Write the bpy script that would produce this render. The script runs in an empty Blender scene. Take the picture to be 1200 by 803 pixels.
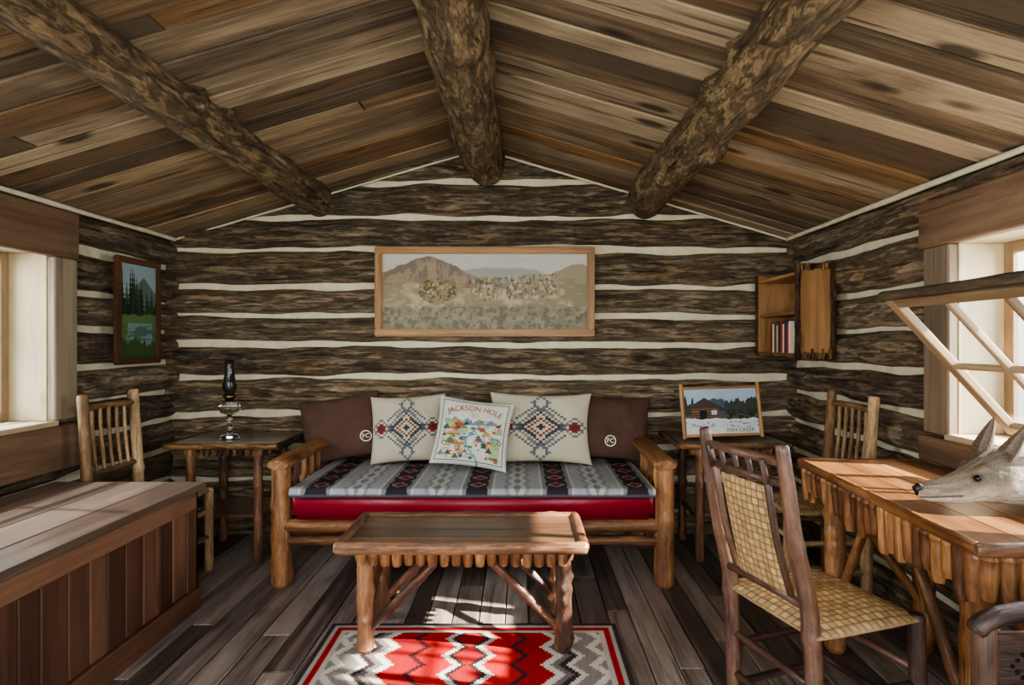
import bpy, bmesh, math, random
import numpy as np
from mathutils import Vector, Matrix, noise
R=random.Random(11)
COL=bpy.context.scene.collection
def lin1(c):
    c=c/255.0
    return c/12.92 if c<=0.04045 else ((c+0.055)/1.055)**2.4
def L(*c): return tuple(lin1(x) for x in c)
def L4(c): return (*L(*c),1.0)

# ---------------------------------------------------------------- materials
def nmat(name):
    m=bpy.data.materials.new(name); m.use_nodes=True
    nt=m.node_tree; b=nt.nodes['Principled BSDF']; return m,nt,b
def ramp(nt,stops):
    r=nt.nodes.new('ShaderNodeValToRGB'); el=r.color_ramp.elements
    el[0].position=stops[0][0]; el[0].color=L4(stops[0][1])
    el[1].position=stops[-1][0]; el[1].color=L4(stops[-1][1])
    for p,c in stops[1:-1]:
        e=el.new(p); e.color=L4(c)
    return r
def math_(nt,op,a,b=None,clamp=False):
    n=nt.nodes.new('ShaderNodeMath'); n.operation=op; n.use_clamp=clamp
    for i,x in enumerate((a,b)):
        if x is None: continue
        if isinstance(x,(int,float)): n.inputs[i].default_value=x
        else: nt.links.new(x,n.inputs[i])
    return n.outputs[0]
def mixc(nt,f,a,b,mode='MIX'):
    n=nt.nodes.new('ShaderNodeMix'); n.data_type='RGBA'; n.blend_type=mode
    for i,x in ((0,f),(6,a),(7,b)):
        if isinstance(x,(int,float)): n.inputs[i].default_value=x
        elif isinstance(x,tuple): n.inputs[i].default_value=x
        else: nt.links.new(x,n.inputs[i])
    return n.outputs[2]
def wood(name,dark,mid,light,scale=14,stretch=.07,rough=.6,bump=.4,rv=.5,crack=.5,blotch=(90,60,35),bl=.35,spec=.35,alt=None,coat=0,flake=0,flakec=(40,32,26),knots=0,bd=.01,fine=.2,fs=(34,5),ft=(.50,.62),con=1.0):
    m,nt,b=nmat(name); ln=nt.links.new
    at=nt.nodes.new('ShaderNodeAttribute'); at.attribute_name='gc'
    rn=nt.nodes.new('ShaderNodeAttribute'); rn.attribute_name='rnd'
    def nz(sx,sz,det=6,ro=.6,dist=0,off=0):
        mp=nt.nodes.new('ShaderNodeMapping'); ln(at.outputs['Vector'],mp.inputs['Vector']); mp.inputs['Scale'].default_value=(sx,sx,sz); mp.inputs['Location'].default_value=(off,off*1.7,off*.6)
        n=nt.nodes.new('ShaderNodeTexNoise'); ln(mp.outputs[0],n.inputs['Vector']); n.inputs['Scale'].default_value=1; n.inputs['Detail'].default_value=det; n.inputs['Roughness'].default_value=ro; n.inputs['Distortion'].default_value=dist
        return n.outputs[0]
    def mr(x,a,b_,c=0,d=1):
        q=nt.nodes.new('ShaderNodeMapRange'); ln(x,q.inputs[0]); q.inputs[1].default_value=a; q.inputs[2].default_value=b_; q.inputs[3].default_value=c; q.inputs[4].default_value=d; return q.outputs[0]
    n1=nz(scale*1.6,scale*stretch*1.6,9,.66,.5)
    f=math_(nt,'ADD',math_(nt,'ADD',math_(nt,'MULTIPLY',math_(nt,'SUBTRACT',n1,.5),con),.5),math_(nt,'MULTIPLY',math_(nt,'SUBTRACT',rn.outputs['Fac'],.5),rv))
    r=ramp(nt,[(.28,dark),(.5,mid),(.72,light)]); ln(f,r.inputs[0])
    col=r.outputs[0]
    if alt is not None:
        fr=math_(nt,'FRACT',math_(nt,'MULTIPLY',rn.outputs['Fac'],7.31))
        col=mixc(nt,math_(nt,'MULTIPLY',math_(nt,'POWER',fr,3.5),.75),col,mixc(nt,mr(n1,.3,.7),L4([x*.55 for x in alt]),L4(alt)))
    n2=nz(6,1.6,6,.6,.3,3)
    col=mixc(nt,math_(nt,'MULTIPLY',mr(n2,.5,.66),bl),col,L4(blotch))
    nf=nz(scale*9,scale*stretch*4,4,.7,0,7); v=mr(nf,.3,.7,1-fine,1+fine)
    g=nt.nodes.new('ShaderNodeCombineColor'); [ln(v,g.inputs[i]) for i in range(3)]
    col=mixc(nt,1.0,col,g.outputs[0],'MULTIPLY')
    n3=nz(scale*2.9,scale*stretch*1.5,4,.5,.2,11); ck=mr(n3,.40,.33)
    col=mixc(nt,math_(nt,'MULTIPLY',ck,crack),col,L4([x*.4 for x in dark]))
    hh=math_(nt,'SUBTRACT',math_(nt,'ADD',n1,math_(nt,'MULTIPLY',nf,.25)),math_(nt,'MULTIPLY',ck,.6))
    if flake:
        n4=nz(fs[0],fs[1],10,.75,.5,17); fk=mr(n4,ft[0],ft[1])
        col=mixc(nt,math_(nt,'MULTIPLY',fk,flake),col,L4(flakec)); hh=math_(nt,'ADD',hh,math_(nt,'MULTIPLY',fk,.7))
        n5=nz(42,7,6,.6,.3,23); col=mixc(nt,math_(nt,'MULTIPLY',mr(n5,.55,.68),flake*.7),col,L4([min(255,x*1.12) for x in light]))
        n6=nz(60,22,5,.6,.2,29); v=mr(n6,.32,.66,.72,1.25)
        g=nt.nodes.new('ShaderNodeCombineColor'); [ln(v,g.inputs[i]) for i in range(3)]
        col=mixc(nt,1.0,col,g.outputs[0],'MULTIPLY')
    if knots:
        mp=nt.nodes.new('ShaderNodeMapping'); ln(at.outputs['Vector'],mp.inputs['Vector']); mp.inputs['Scale'].default_value=(5,5,1.9)
        vo=nt.nodes.new('ShaderNodeTexVoronoi'); ln(mp.outputs[0],vo.inputs['Vector']); vo.inputs['Scale'].default_value=1
        col=mixc(nt,math_(nt,'MULTIPLY',mr(vo.outputs['Distance'],.19,.10),knots),col,L4([x*.5 for x in blotch]))
    ln(col,b.inputs['Base Color'])
    b.inputs['Roughness'].default_value=rough; b.inputs['Specular IOR Level'].default_value=spec
    b.inputs['Coat Weight'].default_value=coat; b.inputs['Coat Roughness'].default_value=.25
    bp=nt.nodes.new('ShaderNodeBump'); bp.inputs['Strength'].default_value=bump; bp.inputs['Distance'].default_value=bd
    ln(hh,bp.inputs['Height']); ln(bp.outputs[0],b.inputs['Normal'])
    return m
def plain(name,c,rough=.5,metal=0,trans=0,ior=1.45,nz=.15,ns=30,bump=.1,spec=.5,alpha=1):
    m,nt,b=nmat(name); ln=nt.links.new
    tc=nt.nodes.new('ShaderNodeTexCoord'); n=nt.nodes.new('ShaderNodeTexNoise'); ln(tc.outputs['Object'],n.inputs['Vector'])
    n.inputs['Scale'].default_value=ns; n.inputs['Detail'].default_value=6
    col=mixc(nt,n.outputs[0],L4([x*(1-nz) for x in c]),L4([min(255,x*(1+nz)) for x in c]))
    ln(col,b.inputs['Base Color']); b.inputs['Roughness'].default_value=rough; b.inputs['Metallic'].default_value=metal
    b.inputs['Transmission Weight'].default_value=trans; b.inputs['IOR'].default_value=ior; b.inputs['Specular IOR Level'].default_value=spec
    if bump:
        bp=nt.nodes.new('ShaderNodeBump'); bp.inputs['Strength'].default_value=bump; bp.inputs['Distance'].default_value=.01
        ln(n.outputs[0],bp.inputs['Height']); ln(bp.outputs[0],b.inputs['Normal'])
    return m
def colm(name,rough=.9,nz=.25,ns=250,bump=.3,spec=.2):
    m,nt,b=nmat(name); ln=nt.links.new
    at=nt.nodes.new('ShaderNodeAttribute'); at.attribute_name='Col'
    tc=nt.nodes.new('ShaderNodeTexCoord'); n=nt.nodes.new('ShaderNodeTexNoise'); ln(tc.outputs['Object'],n.inputs['Vector'])
    n.inputs['Scale'].default_value=ns; n.inputs['Detail'].default_value=3
    dk=mixc(nt,1.0,at.outputs['Color'],(1-nz*2,1-nz*2,1-nz*2,1),'MULTIPLY')
    col=mixc(nt,n.outputs[0],dk,at.outputs['Color']); ln(col,b.inputs['Base Color'])
    b.inputs['Roughness'].default_value=rough; b.inputs['Specular IOR Level'].default_value=spec
    if bump:
        bp=nt.nodes.new('ShaderNodeBump'); bp.inputs['Strength'].default_value=bump; bp.inputs['Distance'].default_value=.002
        ln(n.outputs[0],bp.inputs['Height']); ln(bp.outputs[0],b.inputs['Normal'])
    return m
def panemat(name,tint,gl=.12):
    m=bpy.data.materials.new(name); m.use_nodes=True; nt=m.node_tree; nt.nodes.clear()
    o=nt.nodes.new('ShaderNodeOutputMaterial'); t=nt.nodes.new('ShaderNodeBsdfTransparent'); t.inputs[0].default_value=tint
    g=nt.nodes.new('ShaderNodeBsdfGlossy'); g.inputs['Roughness'].default_value=.05
    x=nt.nodes.new('ShaderNodeMixShader'); x.inputs[0].default_value=gl
    nt.links.new(t.outputs[0],x.inputs[1]); nt.links.new(g.outputs[0],x.inputs[2]); nt.links.new(x.outputs[0],o.inputs[0]); return m

M_log=wood('weathered_log',(90,79,66),(132,116,95),(172,154,128),scale=16,stretch=.12,rough=.85,bump=1,crack=.75,blotch=(142,112,76),bl=.55,rv=.3,flake=.55,flakec=(84,72,58),bd=.016,ft=(.48,.62),knots=.7)
M_beam=wood('peeled_beam_log',(88,72,54),(134,112,83),(172,147,112),scale=14,stretch=.2,rough=.8,bump=1,crack=.7,blotch=(108,86,62),bl=.6,rv=.15,flake=.5,flakec=(86,70,53),bd=.018,knots=.6,fs=(26,9),ft=(.48,.62))
M_ceil=wood('ceiling_board',(86,73,59),(126,109,88),(162,144,119),scale=12,stretch=.07,rough=.85,bump=.45,crack=.65,rv=.7,blotch=(86,69,52),bl=.65,alt=(180,134,84),knots=.85,fine=.26,con=.9)
M_floor=wood('floor_board',(78,69,64),(122,111,104),(164,151,142),scale=14,stretch=.07,rough=.36,bump=.35,crack=.6,rv=.5,blotch=(88,74,66),bl=.6,spec=.5,knots=.6,con=.85)
M_pine=wood('varnished_pine_pole',(80,48,27),(130,87,52),(172,126,82),scale=12,stretch=.12,rough=.4,bump=.45,crack=.5,rv=.35,blotch=(90,54,30),bl=.6,spec=.5,coat=.2,knots=.8,flake=.3,flakec=(80,50,30))
M_tbl=wood('reddish_pine_pole',(68,41,28),(114,76,51),(156,112,78),scale=12,stretch=.12,rough=.4,bump=.6,crack=.6,rv=.35,blotch=(72,43,28),bl=.6,spec=.5,coat=.2,knots=.9,flake=.4,flakec=(60,39,28))
M_pale=wood('pale_hickory_pole',(104,79,54),(156,126,90),(192,163,124),scale=12,stretch=.12,rough=.5,bump=.4,crack=.4,rv=.4,blotch=(110,77,50),bl=.5,knots=.6,flake=.25,flakec=(106,79,54))
M_top=wood('table_top_board',(64,43,31),(99,70,50),(128,96,72),scale=9,stretch=.08,rough=.3,bump=.1,crack=.3,rv=.3,blotch=(68,45,32),bl=.6,spec=.5,coat=.3,con=.7)
M_dktop=wood('dark_glossy_top',(36,38,32),(62,62,54),(90,88,76),scale=9,stretch=.05,rough=.15,bump=.05,crack=.3,rv=.3,blotch=(40,44,40),bl=.4,spec=.6,coat=.6)
M_desk=wood('amber_desk_top',(86,55,33),(128,87,55),(164,121,81),scale=7,stretch=.09,rough=.28,bump=.1,crack=.35,rv=.3,blotch=(88,54,31),bl=.8,coat=.35,knots=.6,con=.8)
M_chest=wood('chest_board',(72,47,36),(101,70,53),(130,96,75),scale=10,stretch=.07,rough=.5,bump=.2,crack=.4,rv=.5,blotch=(76,50,38),bl=.5,knots=.4,con=.6,fine=.12)
M_lid=wood('chest_lid_board',(78,63,55),(110,93,83),(142,124,112),scale=10,stretch=.07,rough=.3,bump=.15,crack=.4,rv=.4,blotch=(80,62,53),bl=.6,spec=.55,con=.7,fine=.12)
M_dark=wood('dark_red_pole',(40,26,21),(74,49,39),(116,84,66),scale=14,stretch=.1,rough=.35,bump=.4,crack=.5,rv=.4,blotch=(48,30,23),bl=.5,spec=.5,coat=.3,flake=.3,flakec=(38,26,21))
M_bark=wood('bark_edge',(52,34,24),(104,74,50),(158,120,82),scale=26,stretch=.25,rough=.7,bump=1,crack=.8,rv=.6,blotch=(56,38,27),bl=.5,flake=.5,flakec=(50,36,27))
M_brd=wood('brown_window_board',(78,60,47),(112,88,69),(138,113,91),scale=10,stretch=.06,rough=.6,bump=.2,crack=.5,rv=.3,blotch=(84,63,47),bl=.5,knots=.7,con=.7,fine=.1)
M_grey=wood('grey_window_board',(90,78,64),(122,108,90),(150,135,114),scale=10,stretch=.06,rough=.7,bump=.2,crack=.4,rv=.3,blotch=(96,80,64),bl=.3,con=.7,fine=.1)
M_rail=wood('weathered_sash_rail',(70,60,48),(104,90,72),(136,120,98),scale=14,stretch=.08,rough=.8,bump=.5,crack=.6,rv=.2,blotch=(84,68,50),bl=.5,flake=.3,flakec=(70,58,46))
M_rev=wood('cream_reveal',(160,145,118),(184,169,140),(204,190,162),scale=6,stretch=.1,rough=.7,bump=.1,crack=.15,rv=.2,blotch=(162,140,106),bl=.4,con=.5,fine=.05,knots=.6)
M_sash=wood('tan_sash_wood',(106,86,64),(140,118,92),(168,146,118),scale=10,stretch=.07,rough=.6,bump=.2,crack=.3,rv=.3,blotch=(112,90,66),bl=.4,con=.7,fine=.1)
M_frame=wood('oak_frame',(108,76,46),(146,108,69),(174,135,92),scale=16,stretch=.05,rough=.4,bump=.15,crack=.3,rv=.2,bl=.2)
M_dframe=wood('dark_frame',(44,26,18),(80,52,38),(108,72,52),scale=16,stretch=.05,rough=.4,bump=.15,crack=.3,rv=.2,bl=.2)
M_lt=wood('light_cabinet_board',(130,94,60),(168,130,88),(196,160,116),scale=8,stretch=.09,rough=.45,bump=.1,crack=.3,rv=.3,blotch=(136,94,56),bl=.5,knots=.6,con=.7,fine=.1)
M_chink=plain('cream_chinking',(205,198,172),rough=.9,nz=.12,ns=14,bump=.8)
M_roofb=plain('roof_sheathing',(30,24,18),rough=.9)
M_red=plain('red_leather',(128,22,40),rough=.38,nz=.08,ns=60,bump=.15)
M_glass=plain('clear_glass',(240,244,240),rough=.03,trans=1,nz=0,bump=0)
M_smoke=plain('smoked_glass',(96,96,100),rough=.06,trans=.85,nz=.05,bump=0)
M_brass=plain('aged_brass',(120,96,56),rough=.35,metal=1)
M_black=plain('black_gloss',(14,12,12),rough=.2,nz=.1,bump=0)
M_nose=plain('nose_leather',(40,34,34),rough=.4)
M_white=plain('white_print',(236,230,218),rough=.8,nz=.03,bump=0)
M_paper=plain('book_pages',(226,214,188),rough=.9,ns=200)
M_pane=panemat('window_pane_glass',(.96,.98,1,1),.1)
M_cloth=colm('woven_cloth'); M_rugm=colm('rug_wool',ns=400,bump=.6); M_paint=colm('painted_canvas',rough=.55,ns=120,nz=.08,bump=.15,spec=.3)
M_cane=colm('woven_cane',rough=.6,ns=90,nz=.15,bump=.2,spec=.3); M_fur=colm('grey_fur',rough=.9,ns=220,nz=.3,bump=1)
M_textd=plain('dark_print',(40,44,58),rough=.8,nz=.03,bump=0)
M_bronze=plain('red_print',(150,50,40),rough=.8,nz=.03,bump=0)

# ---------------------------------------------------------------- mesh builder
class MB:
    def __init__(s): s.v=[];s.f=[];s.g=[];s.r=[];s.sm=[]
    def add(s,vs,fs,gs,rnd=None,smooth=True):
        o=len(s.v); rnd=R.random() if rnd is None else rnd
        s.v+= [tuple(x) for x in vs]; s.g+=[tuple(x) for x in gs]; s.r+=[rnd]*len(vs)
        s.f+=[tuple(i+o for i in f) for f in fs]
        s.sm+= [smooth]*len(fs) if isinstance(smooth,bool) else smooth
        return s
    def tube(s,pts,rad,n=12,amp=.05,ex=1,ey=1,freq=4,step=.06,cap=.35,sq=2,rnd=None,wob=0,nodes=None):
        pts=[Vector(p) for p in pts]
        if not isinstance(rad,(list,tuple)): rad=[rad]*len(pts)
        if len(rad)==2 and len(pts)>2: rad=[rad[0]+(rad[1]-rad[0])*i/(len(pts)-1) for i in range(len(pts))]
        P=[];Q=[]
        for i in range(len(pts)-1):
            a,b=pts[i],pts[i+1]; a0=pts[i-1] if i else a*2-b; b1=pts[i+2] if i+2<len(pts) else b*2-a
            k=max(2,int((b-a).length/step)); k=min(k,90)
            for j in range(k):
                t=j/k
                P.append(.5*((2*a)+(-a0+b)*t+(2*a0-5*a+4*b-b1)*t*t+(-a0+3*a-3*b+b1)*t**3) if len(pts)>2 else a.lerp(b,t)); Q.append(rad[i]*(1-t)+rad[i+1]*t)
        P.append(pts[-1]);Q.append(rad[-1])
        d0=(P[1]-P[0]).normalized(); d1=(P[-1]-P[-2]).normalized()
        P=[P[0]]+[P[0]+d0*Q[0]*cap]+P[1:-1]+[P[-1]-d1*Q[-1]*cap]+[P[-1]]
        Q=[Q[0]]+Q[:1]+Q[1:-1]+[Q[-1]]+[Q[-1]]
        so=Vector((R.uniform(-50,50),R.uniform(-50,50),R.uniform(-50,50)))
        vs=[];gs=[];fs=[];ln=0; X=None
        m=len(P)
        bur=[]
        if nodes:
            tot=sum((P[i+1]-P[i]).length for i in range(m-1))
            bur=[(R.uniform(.02,tot-.02),R.uniform(0,6.28),R.uniform(.6,1.2)) for _ in range(nodes)]
        for i in range(m):
            d=(P[min(i+1,m-1)]-P[max(i-1,0)]).normalized()
            if X is None:
                ref=Vector((0,0,1)) if abs(d.z)<.9 else Vector((0,1,0)); X=ref.cross(d).normalized()
            else: X=(X-d*X.dot(d)).normalized()
            Y=d.cross(X)
            if i: ln+=(P[i]-P[i-1]).length
            sc=.8 if i in(0,m-1) else 1
            wv=Vector((noise.noise(so+Vector((ln*1.3,0,0))),noise.noise(so+Vector((0,ln*1.3,5))),0))*wob
            for k in range(n):
                a=2*math.pi*k/n; c,sn=math.cos(a),math.sin(a)
                q=(abs(c)**sq+abs(sn)**sq)**(-1/sq) if sq!=2 else 1
                rr=Q[i]*sc*q*(1+amp*noise.noise(so+Vector((c*.9,sn*.9,ln*freq)))*1.6+amp*.5*noise.noise(so*2+Vector((c*2.5,sn*2.5,ln*freq*3))))
                for (bz_,ba,bs) in bur:
                    da=math.cos(a-ba); 
                    if da>0: rr+=Q[i]*.32*bs*da**4*math.exp(-((ln-bz_)/(Q[i]*.45))**2)
                vs.append(P[i]+X*(c*rr*ex+wv.x)+Y*(sn*rr*ey+wv.y)); gs.append((c*rr*ex+so.x,sn*rr*ey+so.y,ln+so.z))
        sm=[]
        for i in range(m-1):
            for k in range(n):
                fs.append((i*n+k,i*n+(k+1)%n,(i+1)*n+(k+1)%n,(i+1)*n+k)); sm.append(0<i<m-2)
        vs+= [P[0],P[-1]]; gs+=[(so.x,so.y,so.z),(so.x,so.y,so.z+ln)]
        a,b=m*n,m*n+1
        for k in range(n):
            fs.append((a,(k+1)%n,k)); fs.append((b,(m-1)*n+k,(m-1)*n+(k+1)%n)); sm+=[False,False]
        return s.add(vs,fs,gs,rnd,sm)
    def log(s,p0,p1,r0,r1=None,**k): return s.tube([p0,p1],[r0,r0 if r1 is None else r1],**k)
    def box(s,c,sz,M=None,bev=.003,axis=None,rnd=None,seg=1):
        bm=bmesh.new(); bmesh.ops.create_cube(bm,size=1)
        for v in bm.verts: v.co=Vector((v.co.x*sz[0],v.co.y*sz[1],v.co.z*sz[2]))
        if bev: bmesh.ops.bevel(bm,geom=bm.edges[:],offset=min(bev,min(sz)*.35),segments=seg,affect='EDGES')
        bm.verts.index_update()
        T=Matrix.Translation(c)@(M.to_4x4() if M else Matrix.Identity(4))
        if axis is None: axis=max(range(3),key=lambda i:sz[i])
        o=[R.uniform(-50,50) for _ in range(3)]; pr={0:(1,2,0),1:(2,0,1),2:(0,1,2)}[axis]
        vs=[T@v.co for v in bm.verts]; gs=[(v.co[pr[0]]+o[0],v.co[pr[1]]+o[1],v.co[pr[2]]+o[2]) for v in bm.verts]
        fs=[[v.index for v in f.verts] for f in bm.faces]; bm.free()
        return s.add(vs,fs,gs,rnd,seg>2)
    def bb(s,a,b,**k):
        return s.box(tuple((a[i]+b[i])/2 for i in range(3)),tuple(abs(b[i]-a[i]) for i in range(3)),**k)
    def lathe(s,prof,c=(0,0,0),n=32):
        vs=[];gs=[];fs=[]
        for r,z in prof:
            for k in range(n):
                a=2*math.pi*k/n; vs.append((c[0]+r*math.cos(a),c[1]+r*math.sin(a),c[2]+z)); gs.append(vs[-1])
        for i in range(len(prof)-1):
            for k in range(n): fs.append((i*n+k,i*n+(k+1)%n,(i+1)*n+(k+1)%n,(i+1)*n+k))
        return s.add(vs,fs,gs)
def finish(mb,name,mat,parent=None,off=None,label=None,cat=None,group=None,kind=None,loc=None,rot=None):
    me=bpy.data.meshes.new(name); o3=Vector(off) if off is not None else Vector((0,0,0))
    me.from_pydata([tuple(Vector(v)-o3) for v in mb.v],[],mb.f)
    me.polygons.foreach_set('use_smooth',mb.sm)
    a=me.attributes.new('gc','FLOAT_VECTOR','POINT'); a.data.foreach_set('vector',np.array(mb.g,dtype=np.float32).ravel())
    a=me.attributes.new('rnd','FLOAT','POINT'); a.data.foreach_set('value',np.array(mb.r,dtype=np.float32))
    bm=bmesh.new(); bm.from_mesh(me); bmesh.ops.recalc_face_normals(bm,faces=bm.faces[:]); bm.to_mesh(me); bm.free()
    me.materials.append(mat); me.update()
    return place(bpy.data.objects.new(name,me),parent,label,cat,group,kind,loc if loc is not None else (off if parent is None and off is not None else None),rot)
def place(ob,parent=None,label=None,cat=None,group=None,kind=None,loc=None,rot=None):
    COL.objects.link(ob)
    if parent is not None: ob.parent=parent
    if loc is not None: ob.location=loc
    if rot is not None: ob.rotation_euler=rot
    if label: ob['label']=label
    if cat: ob['category']=cat
    if group: ob['group']=group
    if kind: ob['kind']=kind
    return ob
def sticks(name,segs,r,mat,parent,off=None,**k):
    for p,q in segs:
        mb=MB(); mb.log(p,q,r,**k); finish(mb,name,mat,parent,off)
def thing(name,label,cat,loc,rotz=0,group=None):
    return place(bpy.data.objects.new(name,None),None,label,cat,group,None,loc,(0,0,rotz))
def copy_thing(root,loc,rotz,label=None):
    n=root.copy(); n.location=loc; n.rotation_euler=(0,0,rotz); COL.objects.link(n)
    if label: n['label']=label
    def rec(a,b):
        for c in list(a.children):
            cc=c.copy(); cc.parent=b; COL.objects.link(cc); rec(c,cc)
    rec(root,n); return n
# colour grids
def vn(x,y,seed=0):
    xi=np.floor(x); yi=np.floor(y); fx=x-xi; fy=y-yi; fx=fx*fx*(3-2*fx); fy=fy*fy*(3-2*fy)
    def h(a,b):
        q=np.sin(a*127.1+b*311.7+seed*74.7)*43758.5453; return q-np.floor(q)
    return (h(xi,yi)*(1-fx)+h(xi+1,yi)*fx)*(1-fy)+(h(xi,yi+1)*(1-fx)+h(xi+1,yi+1)*fx)*fy
def fbm(x,y,o=5,seed=0):
    s=0;a=.5
    for i in range(o): s=s+a*vn(x*2**i,y*2**i,seed+i*3.3); a*=.5
    return s/(1-.5**o)
def tri(t): return np.abs((t-np.floor(t))*2-1)
def put(C,mask,c,a=1.0):
    c=np.array(L(*c)); m=(mask*a)[...,None]; C[...]=C*(1-m)+c*m
def gridmesh(name,P,C,mat,closed=False,**kw):
    Ps=P if isinstance(P,list) else [P]; Cs=C if isinstance(C,list) else [C]
    V=[];F=[];K=[];o=0
    for p,c in zip(Ps,Cs):
        n,m,_=p.shape; V.append(p.reshape(-1,3)); K.append(c.reshape(-1,3))
        i=np.arange(n-1)[:,None]*m+np.arange(m-1)[None,:]+o; i=i.ravel()
        q=np.stack([i,i+1,i+m+1,i+m],1)
        F+=q.tolist(); o+=n*m
    V=np.concatenate(V);K=np.concatenate(K)
    me=bpy.data.meshes.new(name); me.from_pydata(V.tolist(),[],F)
    me.polygons.foreach_set('use_smooth',[True]*len(me.polygons))
    a=me.color_attributes.new('Col','FLOAT_COLOR','POINT'); a.data.foreach_set('color',np.concatenate([K,np.ones((len(K),1))],1).astype(np.float32).ravel())
    me.materials.append(mat)
    if closed:
        bm=bmesh.new(); bm.from_mesh(me); bmesh.ops.remove_doubles(bm,verts=bm.verts[:],dist=1e-5); bmesh.ops.recalc_face_normals(bm,faces=bm.faces[:]); bm.to_mesh(me); bm.free()
    return place(bpy.data.objects.new(name,me),**kw)
def UV(n,m):
    u=np.linspace(-1,1,m)[None,:].repeat(n,0); v=np.linspace(-1,1,n)[:,None].repeat(m,1); return u,v
def pillow_S(u,v,w,h,T,side,pin=.07,seed=1):
    x=u*w/2*(1-pin*(1-v*v)); z=v*h/2*(1-pin*(1-u*u))
    t=T/2*np.sqrt(np.clip((1-np.abs(u)**3)*(1-np.abs(v)**3),0,1))
    wr=((vn(u*3+9,v*3+4,seed)-.5)*.022+(vn(u*7+3,v*5+1,seed+2)-.5)*.007)*np.clip((1-u**4)*(1-v**4),0,1)*min(1,T/.08)
    return x,-side*(t)-wr,z
def pillow(name,w,h,T,colf,mat,n=110,pin=.07,seed=1,**kw):
    u,v=UV(n,n); Ps=[];Cs=[]
    for side in(1,-1):
        x,y,z=pillow_S(u,v,w,h,T,side,pin,seed); Ps.append(np.stack([x,y,z],-1)); Cs.append(colf(u,v) if side==1 else colf(u*0+.95,v*0+.95))
    return gridmesh(name,Ps,Cs,mat,True,**kw)
def textgeo(body,size=1):
    cu=bpy.data.curves.new('t','FONT'); cu.body=body; cu.size=size; cu.align_x='CENTER'; cu.align_y='CENTER'; cu.resolution_u=3
    ob=bpy.data.objects.new('t',cu); COL.objects.link(ob); dg=bpy.context.evaluated_depsgraph_get(); dg.update()
    me=bpy.data.meshes.new_from_object(ob.evaluated_get(dg)); V=[tuple(v.co) for v in me.vertices]; F=[tuple(p.vertices) for p in me.polygons]
    bpy.data.objects.remove(ob); bpy.data.meshes.remove(me); return V,F
def decal(name,V,F,mat,parent,fn,label=None):
    me=bpy.data.meshes.new(name); me.from_pydata([fn(x,y) for x,y,*_ in V],[],F); me.materials.append(mat)
    return place(bpy.data.objects.new(name,me),parent=parent,label=label)

# ================================================================ ROOM
XL,XR,YB=-2.25,1.72,3.85; RX=-.265; RZ=2.50; SL=.295; YF=-.4
roof=lambda x: RZ-SL*abs(x-RX)
mb=MB(); x=XL-.2
while x<XR+.2:
    w=R.uniform(.09,.13); y=YF
    while y<YB+.15:
        l=R.uniform(1.2,3.2); y2=min(y+l,YB+.15); mb.bb((x+.0025,y+.001,-.03),(x+w-.0025,y2-.001,R.uniform(-.002,0)),bev=.003,axis=1); y=y2
    x+=w
mb.bb((XL-.3,YF,-.1),(XR+.3,YB+.2,-.031),bev=0)
finish(mb,'floor',M_floor,kind='structure')
mb=MB(); ang=math.atan(SL)
for sd in(-1,1):
    y=YF; ext=(XR+.25-RX) if sd>0 else (RX-XL+.25)
    while y<YB+.2:
        w=R.uniform(.10,.17); cuts=[0,ext]
        q=R.random()
        if q<.4: cuts=[0,1.1+R.uniform(-.05,.05),ext]
        elif q<.5: cuts=[0,R.uniform(.4,1.7),ext]
        for a,b in zip(cuts,cuts[1:]):
            xm=RX+sd*(a+b)/2; Lg=(b-a)/math.cos(ang)-.003; zz=roof(xm)+R.uniform(0,.012)
            Mx=Matrix.Rotation(sd*ang,3,'Y')@Matrix.Rotation(R.uniform(-.003,.003),3,'Z')@Matrix.Rotation(R.uniform(-.03,.03),3,'X'); nrm=Mx@Vector((0,0,1)); c=Vector((xm,y+w/2,zz))+nrm*.012
            mb.box(c,(Lg,w-.006,.022),M=Mx,bev=.003,axis=0)
        y+=w
finish(mb,'ceiling',M_ceil,kind='structure')
mb=MB()
for sd in(-1,1):
    ext=(XR+.35-RX) if sd>0 else (RX-XL+.35); xm=RX+sd*ext/2; Mx=Matrix.Rotation(sd*ang,3,'Y'); c=Vector((xm,(YF+YB+.3)/2,roof(xm)))+Mx@Vector((0,0,1))*.075
    mb.box(c,(ext/math.cos(ang)+.06,YB+.3-YF,.06),M=Mx,bev=0)
finish(mb,'ceiling_sheathing',M_roofb,kind='structure').name='ceiling.001'  # unseen dark slab above the boards, added to block light
bz=[-.05,.139,.35,.566,.778,1.017,1.228,1.417,1.603,1.845,2.056,2.289,2.5]
GAP=.006; EX=.10; CH=.054
mb=MB()
for a,b in zip(bz,bz[1:]):
    lim=(RZ-a)/SL+.02; x0=max(XL-.1,RX-lim); x1=min(XR+.1,RX+lim); zc=(a+b)/2; hh=(b-a)/2-GAP
    mb.log((x0,YB+EX,zc),(x1,YB+EX,zc),1,1,ex=EX,ey=hh,n=44,amp=.10,freq=3,step=.045,cap=.0001,sq=2.05,wob=.016,nodes=0)
finish(mb,'wall_back',M_log,kind='structure')
mb=MB(); mb.bb((XL-.2,YB+CH,-.05),(XR+.2,YB+.16,roof(XL)+.02),bev=0)
g0=roof(XL); vs=[];
for yy in(YB+CH,YB+.16): vs+=[(XL-.05,yy,g0-.02),(XR+.05,yy,g0-.02),(RX,yy,RZ+.02)]
mb.add(vs,[(0,1,2),(3,5,4),(0,3,4,1),(1,4,5,2),(2,5,3,0)],vs,smooth=False)
finish(mb,'wall_back_chinking',M_chink,kind='structure').name='wall_back.001'
sz=[-.05,.17,.36,.55,.74,.93,1.115,1.31,1.50,1.735,1.93]
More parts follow.
